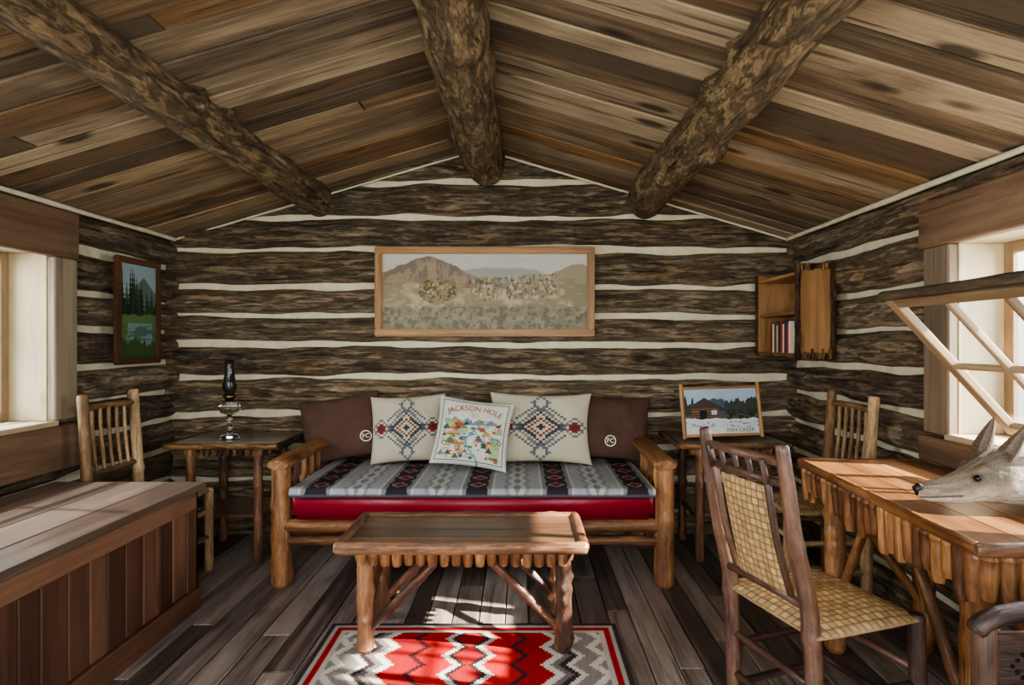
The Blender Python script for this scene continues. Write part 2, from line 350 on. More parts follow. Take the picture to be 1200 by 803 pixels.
WIN={'left':(1.65,2.84,.87,1.67),'right':(1.34,2.37,.88,1.64)}
for side,xf,dx in(('left',XL,-1),('right',XR,1)):
    y0,y1,z0,z1=WIN[side]; mb=MB()
    for a,b in zip(sz,sz[1:]):
        zc=(a+b)/2; hh=(b-a)/2-GAP; cx=xf+dx*EX
        segs=[(YF,YB+.1)] if not(.8<zc<z1) else [(YF,y0-.04),(y1+.04,YB+.1)]
        for p,q in segs:
            mb.log((cx,p,zc),(cx,q,zc),1,1,ex=EX,ey=hh,n=44,amp=.10,freq=3,step=.045,cap=.0001,sq=2.05,wob=.014)
    finish(mb,'wall_'+side,M_log,kind='structure')
    mb=MB(); a,b=xf+dx*CH,xf+dx*.15; zt=roof(xf)+.0; g=.027
    mb.bb((a,YF,-.05),(b,y0-g,zt),bev=0); mb.bb((a,y1+g,-.05),(b,YB+.15,zt),bev=0); mb.bb((a,y0-g,-.05),(b,y1+g,z0-g),bev=0); mb.bb((a,y0-g,z1+g),(b,y1+g,zt),bev=0)
    finish(mb,'wall_chink',M_chink,kind='structure').name='wall_%s.001'%side
def strip(n,p,q,r=.013):
    m=MB(); m.log(p,q,r,n=8,amp=.25,freq=3); finish(m,'trim_%d'%n,M_chink,kind='structure')
strip(1,(XL+.012,YF,roof(XL)-.008),(XL+.012,YB,roof(XL)-.008)); strip(2,(XR-.012,YF,roof(XR)-.008),(XR-.012,YB,roof(XR)-.008))
strip(3,(XL,YB-.0,roof(XL)-.012),(RX-.1,YB-.0,roof(RX-.1)-.012),.007); strip(4,(XR,YB-.0,roof(XR)-.012),(RX+.1,YB-.0,roof(RX+.1)-.012),.007)
for i,(xc,zc,r0,r1,lb) in enumerate([(RX+.015,2.43,.118,.135,'thick peeled ridge log under the roof peak'),(-1.335,2.172,.062,.115,'weathered purlin log under the roof boards'),(.80,2.185,.09,.125,'weathered purlin log under the roof boards')]):
    mb=MB(); mb.log((xc,YF,zc),(xc,YB+.06,zc),r0,r1,n=40,amp=.09,freq=3,step=.05,cap=.05,wob=.02,nodes=10)
    finish(mb,'ceiling_beam',M_beam,label=lb,cat='ceiling beam',group='roof logs')
mb=MB(); mb.bb((XL-.01,1.5,1.655),(XL+.035,2.99,1.885),bev=.006,axis=1); finish(mb,'trim_5',M_brd,kind='structure')
mb=MB(); mb.bb((XL-.01,2.84,.87),(XL+.03,2.985,1.655),bev=.006); mb.bb((XL-.01,1.52,.87),(XL+.03,1.65,1.655),bev=.006); finish(mb,'trim_6',M_grey,kind='structure')
mb=MB(); mb.bb((XL-.02,1.5,.63),(XL+.04,2.995,.845),bev=.008,axis=1); finish(mb,'trim_7',M_brd,kind='structure')
mb=MB(); mb.bb((XR-.035,1.18,1.64),(XR+.01,2.545,1.83),bev=.006,axis=1); finish(mb,'trim_8',M_brd,kind='structure')
mb=MB(); mb.bb((XR-.03,2.37,.87),(XR+.01,2.52,1.64),bev=.006); mb.bb((XR-.03,1.2,.87),(XR+.01,1.34,1.64),bev=.006); finish(mb,'trim_9',M_grey,kind='structure')
mb=MB(); mb.bb((XR-.04,1.18,.75),(XR+.02,2.54,.855),bev=.008,axis=1); finish(mb,'trim_10',M_brd,kind='structure')
def windowframe(n,xf,dx,y0,y1,z0,z1,ny):
    mb=MB(); a,b=xf+dx*.012,xf+dx*.22; t=.025
    mb.bb((a,y1,z0),(b,y1+t,z1),axis=2); mb.bb((a,y0-t,z0),(b,y0,z1),axis=2); mb.bb((xf-dx*.03,y0-t,z0-t),(b,y1+t,z0),axis=1); mb.bb((a,y0-t,z1),(b,y1+t,z1+t),axis=1)
    w=finish(mb,'window_%d'%n,M_rev,kind='structure')
    mb=MB(); c,d=xf+dx*.19,xf+dx*.215; s=.045
    mb.bb((c,y0,z0),(d,y0+s,z1)); mb.bb((c,y1-s,z0),(d,y1,z1)); mb.bb((c,y0+s,z0),(d,y1-s,z0+s)); mb.bb((c,y0+s,z1-s),(d,y1-s,z1))
    for k in range(1,ny): yy=y0+(y1-y0)*k/ny; mb.bb((c,yy-.011,z0+s),(d,yy+.011,z1-s))
    return w,mb
w1,mb=windowframe(1,XL,-1,*WIN['left'],3); mb.bb((XL-.192,1.70,1.26),(XL-.213,2.79,1.285)); finish(mb,'sash',M_sash,w1)
mb=MB(); mb.bb((XL-.20,1.66,.88),(XL-.203,2.83,1.66),bev=0); finish(mb,'window_pane',M_pane,w1)
w2,mb=windowframe(2,XR,1,*WIN['right'],2); finish(mb,'window_frame',M_sash,w2)
sy0,sy1=1.35,2.14; B0=Vector((1.75,0,.925)); T0=Vector((1.31,0,1.40)); dv=(T0-B0); SLn=dv.length
ax=dv.normalized(); nx_=Vector((0,1,0)); nz_=ax.cross(nx_)
def sp(y,t,n=0): return Vector((B0.x,y,B0.z))+ax*t+nz_*n
MS=Matrix((( ax.x,0,nz_.x),(ax.y,1,nz_.y),(ax.z,0,nz_.z)))
mb=MB()
def sbar(ya,yb,ta,tb,th=.03): mb.box(sp((ya+yb)/2,(ta+tb)/2),(tb-ta,yb-ya,th),M=MS,bev=.004)
sbar(sy0,sy0+.04,0,SLn); sbar(sy1-.04,sy1,0,SLn); sbar(sy0+.04,sy1-.04,0,.045); sbar(sy0+.04,sy1-.04,SLn-.035,SLn)
for yy in(1.64,1.87): sbar(yy-.010,yy+.010,.045,SLn-.035,.024)
sbar(sy0+.04,sy1-.04,SLn*.5-.010,SLn*.5+.010,.022)
so=finish(mb,'sash',M_sash,w2,label='tan wooden sash tilted inward')
mb=MB(); mb.box(sp((sy0+sy1)/2,SLn/2),(SLn-.06,sy1-sy0-.06,.003),M=MS,bev=0); finish(mb,'window_pane',M_pane,w2)
mb=MB(); mb.log((1.30,sy0-.02,1.418),(1.30,sy1+.02,1.412),.018,n=14,amp=.10,ey=.9,ex=1.2,step=.03,nodes=4); finish(mb,'sash_rail',M_rail,w2,label='weathered grey top rail')

# ================================================================ DAYBED
o=(-.255,3.42,0); bed=thing('daybed','rustic pine-pole daybed frame against the log wall','daybed',o)
for xx,yy in((-1.23,3.05),(.725,3.05),(-1.23,3.79),(.725,3.79)):
    mb=MB(); mb.log((xx,yy,0),(xx,yy,.64),.05,.046,n=24,amp=.07,step=.025,cap=.3,nodes=5); finish(mb,'leg',M_pine,bed,o)
for xx in(-1.23,.725):
    mb=MB(); mb.log((xx,3.0,.625),(xx,3.84,.64),.05,n=16,amp=.06,ex=1.25,ey=.6,cap=.3); finish(mb,'armrest',M_pine,bed,o)
    mb=MB(); mb.log((xx,3.05,.30),(xx,3.8,.30),.03,n=12)
    for k in range(6): yy=3.14+k*.115; mb.log((xx,yy,.29),(xx,yy,.62),.017,n=10,amp=.08)
    finish(mb,'arm_spindle_panel',M_pine,bed,o)
for zz,rr in((.312,.036),(.232,.026)):
    mb=MB(); mb.log((-1.22,3.05,zz),(.72,3.05,zz),rr,n=16,amp=.07,wob=.006,step=.04,nodes=8); finish(mb,'front_rail',M_pine,bed,o)
sticks('back_rail',[((-1.22,3.8,.31),(.72,3.8,.31)),((-1.22,3.8,.60),(.72,3.8,.60))],.03,M_pine,bed,o,n=12)
for k in range(9):
    mb=MB(); xx=-1.1+k*.21; mb.bb((xx-.04,3.04,.325),(xx+.04,3.8,.344)); finish(mb,'bed_slat',M_pine,bed,o)
mb=MB(); mb.bb((-1.165,3.0,.346),(.665,3.74,.497),bev=.025,seg=4); finish(mb,'mattress',M_red,off=(-.25,3.38,.346),label='red leather mattress pad on the daybed',cat='mattress')
def blanket_col(u,v):
    C=np.zeros(u.shape+(3,)); C[...]=L(168,170,170); s=(u+1)/2*4.55+.17; p=s-np.floor(s); d=np.abs(p-.5); tv=np.round(tri(v*3)*4)/4
    put(C,(fbm(u*60,v*30,2)>.55)*1.,(154,158,160),.5)
    e=np.minimum(p,1-p)
    put(C,(e+.05*tv<.17)*1.,(140,146,152)); put(C,(e+.05*tv<.12)*1.,(188,187,179)); put(C,(e+.05*tv<.05)*1.,(130,134,140))
    put(C,(d<.215)*1.,(194,190,178)); put(C,(d<.185)*1.,(132,134,138))
    put(C,(d<.115+.03*tv)*1.,(52,46,50))
    dd=np.abs(d)*3.0+tri(v*2.5+.25)*.5
    put(C,(dd<.32)*1.,(190,184,170)); put(C,(dd<.27)*1.,(140,46,46)); put(C,(dd<.10)*1.,(40,34,40))
    put(C,(np.abs(v)>.97)*1.,(84,88,98)); return C
n,m=90,460; u,v=UV(n,m); t=(v+1)/2
Lr=.83; s_=t*Lr; fold=.035
yy=np.where(s_<fold,2.993,2.993+(s_-fold)); zz=np.where(s_<fold,.502-(fold-s_),.502)
zz=zz+np.where((s_>fold),.006*fbm(u*6,v*4,3,2),0); rnd_=np.exp(-((s_-fold)/.012)**2)*.006; yy=yy+rnd_; zz=zz-rnd_*.5
xx=-.25+u*(.918+.004*vn(u*0+2,v*7)); 
yy=yy-.004*fbm(u*9,v*2,2,8)*(s_<fold)
bl=gridmesh('blanket',np.stack([xx+.25,yy-3.4,zz-.5],-1),blanket_col(u,v),M_cloth,loc=(-.25,3.4,.5),label='grey patterned wool blanket over the red mattress',cat='blanket')
sm=bl.modifiers.new('s','SOLIDIFY'); sm.thickness=.004; sm.offset=1
def leanrot(lean,roll,yaw=0):
    return (Matrix.Rotation(math.radians(yaw),3,'Z')@Matrix.Rotation(-math.radians(lean),3,'X')@Matrix.Rotation(math.radians(roll),3,'Y')).to_euler()
def brown(u,v):
    C=np.zeros(u.shape+(3,)); C[...]=L(92,68,59); put(C,fbm(u*2,v*2,3)*1.,(108,82,71),.7); return C
def cream(u,v):
    C=np.zeros(u.shape+(3,)); C[...]=L(204,196,173); k=16
    U=np.round(np.abs(u)*k)/k; V=np.round(np.abs(v)*k)/k
    d=U*1.05+V
    for r,c in((.78,(98,104,112)),(.72,(204,196,173)),(.64,(120,124,128)),(.56,(198,189,166)),(.46,(70,72,82)),(.38,(202,193,170)),(.30,(134,56,50)),(.20,(202,193,168)),(.12,(60,64,76))): put(C,((d<r)&(U<.56)&(V<.64))*1.,c)
    cr=((U<.07)&(V<.84)&(V>.46))|((V<.07)&(U<.86)&(U>.42)); put(C,cr*1.,(84,88,98))
    for sx in(-1,1):
        e=np.abs(np.round(u*k)/k-sx*.72)*1.3+V
        for r,c in((.34,(120,124,130)),(.26,(206,198,176)),(.19,(134,56,50)),(.09,(60,64,76))): put(C,(e<r)*1.,c)
        e=U*1.3+np.abs(np.round(v*k)/k-sx*.74)
        for r,c in((.26,(110,114,122)),(.16,(202,194,172))): put(C,(e<r)*1.,c)
    return C
def mapp(u,v):
    C=np.zeros(u.shape+(3,)); C[...]=L(214,212,198)
    rr=np.random.RandomState(5); cols=[(70,120,90),(190,70,50),(210,160,70),(80,130,160),(120,90,70),(60,90,70),(200,110,60),(150,170,120),(60,60,70)]
    put(C,((v>.16+.1*fbm(u*4,u*0,2))&(v<.52-.16*tri(u*3)))*(np.abs(u)<.78),(120,140,146)); put(C,((v>.40-.16*tri(u*3)+.0)&(v<.52-.16*tri(u*3)))*(np.abs(u)<.78),(212,216,216))
    put(C,((fbm(u*3,v*3,3,5)>.52)&(v<.3)&(v>-.8)&(np.abs(u)<.8))*1.,(160,180,134),.8)
    for i in range(130):
        a,b=rr.uniform(-.78,.78),rr.uniform(-.8,.34); s=rr.uniform(.04,.11); c=cols[rr.randint(9)]
        k=rr.randint(4)
        if k==0: mk=(np.abs(u-a)*1.6+(v-b)<s)&(v>b-s*.7)
        elif k==1: mk=((u-a)**2*.5+(v-b)**2<(s*.6)**2)
        elif k==2: mk=(np.abs(u-a)<s*1.1)&(np.abs(v-b)<s*.30)
        else: mk=((u-a)**2+(v-b)**2<(s*.7)**2)&((u-a)**2+(v-b)**2>(s*.45)**2)
        put(C,mk*1.,c,.9)
    put(C,(np.abs(u-.18*np.sin(v*5)-.05)<.025)*(v<.3),(90,150,180)); 
    r=np.maximum(np.abs(u),np.abs(v)); put(C,((r>.88)&(r<.905))*1.,(80,110,110))
    return C
def ring(r0,r1,n=40):
    V=[(r*math.cos(2*math.pi*k/n),r*math.sin(2*math.pi*k/n)) for r in(r0,r1) for k in range(n)]
    return V,[(k,(k+1)%n,n+(k+1)%n,n+k) for k in range(n)]
def cushion(lb,w,h,T,cf,x,y,z,lean,roll,yaw,seed,pin=.07):
    ob=pillow('cushion',w,h,T,cf,M_cloth,pin=pin,seed=seed,n=170,label=lb,cat='cushion',group='cushions on the daybed',loc=(x,y,z),rot=leanrot(lean,roll,yaw))
    def fn(cx,cz,s):
        def f(px,py):
            uu=(cx+px*s)/(w/2); vv=(cz+py*s)/(h/2)
            X,Y,Z=pillow_S(np.float64(uu),np.float64(vv),w,h,T,1,pin,seed); return (float(X),float(Y)-.0025,float(Z))
        return f
    return ob,fn
Vt,Ft=textgeo('FC',1.0)
for lb,x,z,w,roll,cx,cz,sd in(('brown cushion with white round emblem leaning on the arm',-1.12,.712,.50,-10,.165,-.085,2),('brown cushion with white round emblem beside cream cushion',.54,.715,.50,4,-.0,-.095,4)):
    ob,fn=cushion(lb,w,.40,.12,brown,x,3.70,z,16,roll,0,sd)
    Vr,Fr=ring(.85,1.0); decal('emblem_ring',Vr,Fr,M_white,ob,fn(cx,cz,.036),'white ring emblem')
    decal('emblem_letters',Vt,Ft,M_white,ob,fn(cx,cz,.040),'white letters FC')
cushion('cream cushion with grey and red stepped cross pattern',.46,.41,.12,cream,-.69,3.62,.72,14,-3,0,5)
cushion('wide cream cushion with stepped cross pattern, partly covered',.62,.43,.12,cream,.11,3.60,.727,14,1,0,6,pin=.09)
ob,fn=cushion('white embroidered map cushion with colourful motifs',.44,.40,.11,mapp,-.285,3.43,.722,20,7,0,7)
Vt2,Ft2=textgeo('JACKSON HOLE',1.0)
f0=fn(0,0,1.0)
def arc(px,py):
    s=.047; a=px*s/.40; r=.40+py*s; return f0(r*math.sin(a),-.258+r*math.cos(a))
decal('cushion_lettering',Vt2,Ft2,M_bronze,ob,arc,'red arched lettering')

# ================================================================ SIDE TABLES
side=thing('side_table','small rustic pole table with dark glossy top beside the daybed','side table',(-1.685,3.58,0),group='matching side tables')
mb=MB(); 
for k in range(4): mb.bb((-.30,-.235+k*.1175,.655),(.30,-.1185+k*.1175,.674),bev=.002,axis=0)
finish(mb,'tabletop',M_dktop,side)
mb=MB()
for yy in(-.24,.24): mb.log((-.315,yy,.66),(.315,yy,.66),.017,n=12)
for xx in(-.31,.31): mb.log((xx,-.245,.66),(xx,.245,.66),.017,n=12)
finish(mb,'rim',M_bark,side)
mb=MB()
for k in range(12): xx=-.21+k*.0382; mb.log((xx,-.205,.652),(xx,-.205,.60),.017,.013,n=10,cap=.6)
for k in range(10):
    for xx in(-.225,.225): yy=-.18+k*.04; mb.log((xx,yy,.652),(xx,yy,.60),.017,.013,n=10,cap=.6)
finish(mb,'apron',M_bark,side)
for xx in(-.19,.19):
    for yy in(-.2,.17):
        mb=MB(); mb.log((xx,yy,0),(xx,yy,.652),.026,.023,n=16,amp=.1,step=.02,freq=9,nodes=8); finish(mb,'leg',M_tbl,side)
mb=MB(); mb.bb((-.2,-.2,.25),(.2,.18,.268)); finish(mb,'shelf',M_top,side)
sticks('stretcher',[((xx,-.2,.235),(xx,.17,.235)) for xx in(-.19,.19)],.014,M_tbl,side,n=8)
copy_thing(side,(1.20,3.60,0),0,'small rustic pole table with dark glossy top near wall corner')

# ================================================================ COFFEE TABLE
o=(-.24,2.545,0); ct=thing('coffee_table','low rustic pole coffee table with scalloped twig apron on rug','coffee table',o)
mb=MB()
for k in range(4): y0=2.345+k*.1; mb.bb((-.70,y0,.432),(.22,y0+.0985,.449),bev=.002,axis=0)
finish(mb,'tabletop',M_top,ct,o)
mb=MB()
for yy in(2.335,2.755): mb.log((-.735,yy,.44),(.255,yy,.44),.024,n=16,ex=.9,amp=.08,step=.03,nodes=5)
for xx in(-.72,.24): mb.log((xx,2.335,.44),(xx,2.755,.44),.024,n=14,amp=.06)
finish(mb,'rim',M_tbl,ct,o)
mb=MB()
for k in range(18):
    xx=-.635+k*.0468
    for yy in(2.358,2.715): mb.log((xx,yy,.43),(xx,yy,.366+R.uniform(-.006,.006)),.0235,.020,n=14,cap=.8)
for k in range(6):
    for xx in(-.66,.19): yy=2.42+k*.05; mb.log((xx,yy,.43),(xx,yy,.365),.0235,.019,n=12,cap=.8)
finish(mb,'apron',M_pine,ct,o)
for xx in(-.63,.165):
    for yy in(2.395,2.705):
        mb=MB(); mb.log((xx,yy,.011),(xx,yy,.43),.035,.031,n=26,amp=.11,step=.012,freq=11,cap=.3,nodes=11); finish(mb,'leg',M_tbl,ct,o)
sg=[]
for yy in(2.395,2.705): sg+=[((-.62,yy,.09),(-.35,yy,.36)),((.155,yy,.09),(-.115,yy,.36))]
for xx in(-.63,.165): sg+=[((xx,2.39,.1),(xx,2.70,.34))]
for p,q in sg:
    mb=MB(); mb.log(p,q,.018,n=16,amp=.12,freq=9,step=.015,nodes=5); finish(mb,'brace',M_tbl,ct,o)
# ================================================================ RUG
def rugc(u,v):
    C=np.zeros(u.shape+(3,)); C[...]=L(150,142,136)
    a=np.abs(u); s=tri(v*5.5); s=np.round(s*5)/5; b=a+.085*(s-.5)
    for r,c in((.86,(222,214,200)),(.80,(150,142,136)),(.70,(222,214,200)),(.655,(62,50,50)),(.61,(130,120,116)),(.56,(226,218,204)),(.50,(168,34,36)),(.34,(72,34,36)),(.30,(196,42,40)),(.13,(222,212,198)),(.085,(64,46,46)),(.05,(170,34,36))): put(C,(b<r)*1.,c)
    ex=1-a; ey=(1-np.abs(v))*1.16
    e=np.minimum(ex,ey)
    put(C,(e<.13)*1.,(204,196,182)); put(C,(e<.10)*1.,(172,34,36)); put(C,(e<.06)*1.,(186,178,168)); put(C,(e<.03)*1.,(70,60,60))
    C*= (.85+.3*fbm(u*90,v*12,2))[...,None]; return C
n,m=330,300; u,v=UV(n,m); z_=.006+.003*fbm(u*5,v*5,3)
gridmesh('rug',np.stack([u*.62,v*.74,z_],-1),rugc(u,v),M_rugm,loc=(-.212,1.89,0),label='red, grey and white serrated-pattern woven wool rug on the floor',cat='rug').modifiers.new('s','SOLIDIFY').thickness=.006

# ================================================================ CHEST
o=(-1.86,2.15,0); ch=thing('chest','long reddish-brown plank chest below the window','chest',o)
mb=MB(); x1=-1.52
mb.bb((-2.19,1.5,.02),(x1-.02,2.785,.553),bev=0,axis=1)
mb.bb((x1-.02,1.49,0),(x1+.012,2.81,.10),bev=.005); mb.bb((x1-.02,1.5,.47),(x1,2.80,.555)); mb.bb((x1-.02,2.715,.1),(x1,2.80,.47),axis=2)
y=1.5
while y<2.71:
    w=min(R.uniform(.085,.12),2.715-y); mb.bb((x1-.02,y+.0015,.1),(x1-.008,y+w-.0015,.47),axis=2,bev=.004); y+=w
mb.bb((-2.19,2.785,0),(x1+.01,2.81,.10),bev=.005)
mb.bb((-2.19,2.785,.47),(x1,2.80,.555)); mb.bb((x1-.08,2.785,.1),(x1,2.80,.47),axis=2)
for k in range(6): mb.bb((-2.19+k*.1,2.783,.1),(-2.092+k*.1,2.792,.47),axis=2)
finish(mb,'body',M_chest,ch,o)
mb=MB(); xs=[-2.205,-2.02,-1.85,-1.66,-1.49]
for a,b in zip(xs,xs[1:]): mb.bb((a+.001,1.47,.557),(b-.001,2.82,.588),bev=.005,axis=1)
finish(mb,'lid',M_lid,ch,o)

# ================================================================ CHAIRS
def weavec(nx,ny,base=(190,163,120),dk=(116,90,60)):
    def f(u,v):
        C=np.zeros(u.shape+(3,)); C[...]=L(*base); a=(u+1)/2*nx; b=(v+1)/2*ny; par=(np.floor(a)+np.floor(b))%2
        fa=a-np.floor(a); fb=b-np.floor(b)
        put(C,par,(174,142,100),.7); ed=np.where(par>0,np.minimum(fa,1-fa),np.minimum(fb,1-fb)); ed2=np.where(par>0,np.minimum(fb,1-fb),np.minimum(fa,1-fa))
        put(C,(ed<.12)*1.,dk,.9); put(C,(ed2<.16)*1.,dk,.45)
        C*=(.8+.4*vn(np.floor(a)*3.7,np.floor(b)*5.1))[...,None]; return C
    return f
hc=thing('side_chair','pale hickory pole chair with spindle back and woven seat','chair',(-1.90,3.06,0),0,'matching hickory chairs')
for yy in(-.19,.19):
    mb=MB(); mb.tube([(-.18,yy,0),(-.185,yy,.45),(-.215,yy,.99)],[.025,.027,.024],n=16,amp=.07,step=.03,nodes=6); finish(mb,'post',M_pale,hc)
    mb=MB(); mb.log((.19,yy*1.05,0),(.19,yy*1.05,.45),.024,n=14,amp=.06); finish(mb,'leg',M_pale,hc)
sg=[]
for z in(.16,.3):
    sg+=[((-.18,yy,z),(.19,yy*1.05,z)) for yy in(-.19,.19)]+[((.19,-.19,z+.03),(.19,.19,z+.03)),((-.18,-.19,z+.03),(-.18,.19,z+.03))]
sticks('stretcher',sg,.012,M_pale,hc,n=8)
mb=MB(); mb.tube([(-.21,-.19,.92),(-.225,0,.925),(-.21,.19,.92)],.015,n=10); mb.log((-.195,-.19,.60),(-.195,.19,.60),.014,n=10)
for k in range(5): yy=-.12+k*.06; mb.tube([(-.195,yy,.60),(-.213,yy,.76),(-.22,yy,.92)],.009,n=8)
finish(mb,'backrest',M_pale,hc)
st=pillow('seat',.42,.42,.05,weavec(18,18),M_cane,n=120,pin=.02,parent=hc,loc=(.0,0,.44),rot=(-math.pi/2,0,0))
copy_thing(hc,(1.44,3.0,0),math.pi,'pale hickory pole chair with spindle back beside the desk')
dc=thing('dining_chair','dark reddish pole chair with woven cane back and seat','chair',(.90,1.83,0),math.radians(18))
bx=lambda z:-.18-.10*max(0,(z-.46))/.51
for yy in(-.17,.17):
    mb=MB(); mb.tube([(-.165,yy,0),(-.18,yy,.46),(bx(.7)-.005,yy,.7),(bx(.97),yy,.975)],[.022,.025,.023,.018],n=18,amp=.08,freq=7,step=.02,nodes=7); finish(mb,'post',M_dark,dc)
    mb=MB(); mb.log((.185,yy*1.12,0),(.18,yy*1.08,.47),.022,.024,n=18,amp=.07,step=.02,nodes=5); finish(mb,'leg',M_dark,dc)
sg=[]
for z in(.14,.27): sg+=[((-.17,-.17,z),(.18,-.185,z)),((-.17,.17,z),(.18,.185,z)),((.18,-.185,z+.04),(.18,.185,z+.04)),((-.17,-.17,z+.04),(-.17,.17,z+.04))]
sticks('stretcher',sg,.012,M_dark,dc,n=10,amp=.1)
for z,bo in((.925,.035),(.865,.03),(.53,.01)):
    mb=MB(); mb.tube([(bx(z),-.17,z),(bx(z)-bo,0,z+.01),(bx(z),.17,z)],.013,n=10,amp=.1); finish(mb,'back_rail',M_dark,dc)
for yy in(-.12,-.06,0,.06,.12):
    mb=MB(); mb.log((bx(.86)-.025,yy,.86),(bx(.93)-.03,yy,.93),.008,n=8); finish(mb,'back_spindle',M_dark,dc)
for yy in(-.115,.115):
    mb=MB(); mb.tube([(bx(.53),yy,.53),(bx(.7)-.02,yy,.7),(bx(.865)-.02,yy,.865)],.01,n=10); finish(mb,'back_spindle',M_dark,dc)
tl=math.atan(.1/.51+.03)
pillow('backrest',.205,.33,.022,weavec(9,15,(198,168,120)),M_cane,n=120,pin=0,parent=dc,loc=(bx(.695)-.012,-.01,.69),rot=(Matrix.Rotation(-tl,3,'Y')@Matrix.Rotation(-math.pi/2,3,'Z')).to_euler())
pillow('seat',.41,.385,.05,weavec(17,16,(204,178,136)),M_cane,n=140,pin=.0,parent=dc,loc=(.0,0,.458),rot=(-math.pi/2,0,math.pi/2))
cc=thing('carved_chair','dark red wooden chair with beaded diamond back near the desk','chair',(1.235,1.12,0))
for xx in(-.215,.215):
    mb=MB(); mb.log((xx,.19,0),(xx,.2,.635),.024,n=14); finish(mb,'post',M_dark,cc)
    mb=MB(); mb.log((xx,-.18,0),(xx,-.18,.4),.024,n=14); finish(mb,'leg',M_dark,cc)
mb=MB(); mb.bb((-.235,-.2,.4),(.235,.2,.43),bev=.01,seg=3); finish(mb,'seat',M_dark,cc)
mb=MB(); mb.bb((-.2,.185,.47),(.2,.205,.61),bev=.004); mb.tube([(-.24,.195,.61),(-.19,.195,.645),(0,.2,.66),(.19,.195,.645),(.24,.195,.61)],.022,n=12,amp=.02); finish(mb,'backrest',M_dark,cc)
for cx in(-.12,.0,.12):
    mb=MB()
    for k in range(16):
        t=k/16*4; i=int(t); f=t-i; pts=[(0,1),(1,0),(0,-1),(-1,0),(0,1)]; px=pts[i][0]*(1-f)+pts[i+1][0]*f; pz=pts[i][1]*(1-f)+pts[i+1][1]*f
        mb.box((cx+px*.045,.184,.54+pz*.05),(.009,.006,.009),bev=.003)
    finish(mb,'bead_diamond',M_black,cc,label='black beads set in a diamond')

# ================================================================ DESK
o=(1.43,2.0,0); dk=thing('desk','amber pine desk with split-log fringe below the window','desk',(1.41,2.0,0),math.radians(-3))
mb=MB(); xs=[1.185,1.31,1.44,1.57,1.685]
for a,b in zip(xs,xs[1:]): mb.bb((a,1.475,.722),(b-.001,2.535,.748),bev=.002,axis=1)
finish(mb,'tabletop',M_desk,dk,o)
mb=MB(); mb.tube([(1.178,1.47,.733),(1.178,2.54,.733)],.019,n=12,ex=.7,amp=.05); mb.log((1.17,1.465,.733),(1.69,1.465,.733),.019,n=12,ex=.7); mb.log((1.17,2.54,.733),(1.69,2.54,.733),.019,n=12,ex=.7)
finish(mb,'rim',M_pine,dk,o)
mb=MB()
for k in range(23): yy=1.51+k*.0455; mb.log((1.197,yy,.722),(1.197,yy,.60+R.uniform(-.035,.03)),.025,.018,n=14,amp=.1,cap=.8,freq=12,step=.02)
for k in range(11):
    xx=1.22+k*.0445
    for yy in(1.49,2.51): mb.log((xx,yy,.722),(xx,yy,.60+R.uniform(-.035,.03)),.025,.018,n=14,amp=.1,cap=.8,freq=12,step=.02)
finish(mb,'fringe',M_pine,dk,o)
for xx in(1.265,1.61):
    for yy in(1.60,2.41):
        mb=MB(); mb.log((xx,yy,0),(xx,yy,.722),.042,.036,n=24,amp=.1,freq=8,step=.02,nodes=9); finish(mb,'leg',M_pine,dk,o)
for p,q in(((1.265,1.61,.18),(1.25,1.9,.66)),((1.265,2.40,.18),(1.25,2.1,.66)),((1.60,2.40,.2),(1.30,2.41,.62)),((1.6,2.4,.16),(1.5,2.1,.66)),((1.6,1.62,.2),(1.28,1.6,.62))):
    mb=MB(); mb.log(p,q,.017,n=14,amp=.1,step=.02,nodes=5); finish(mb,'brace',M_pine,dk,o)

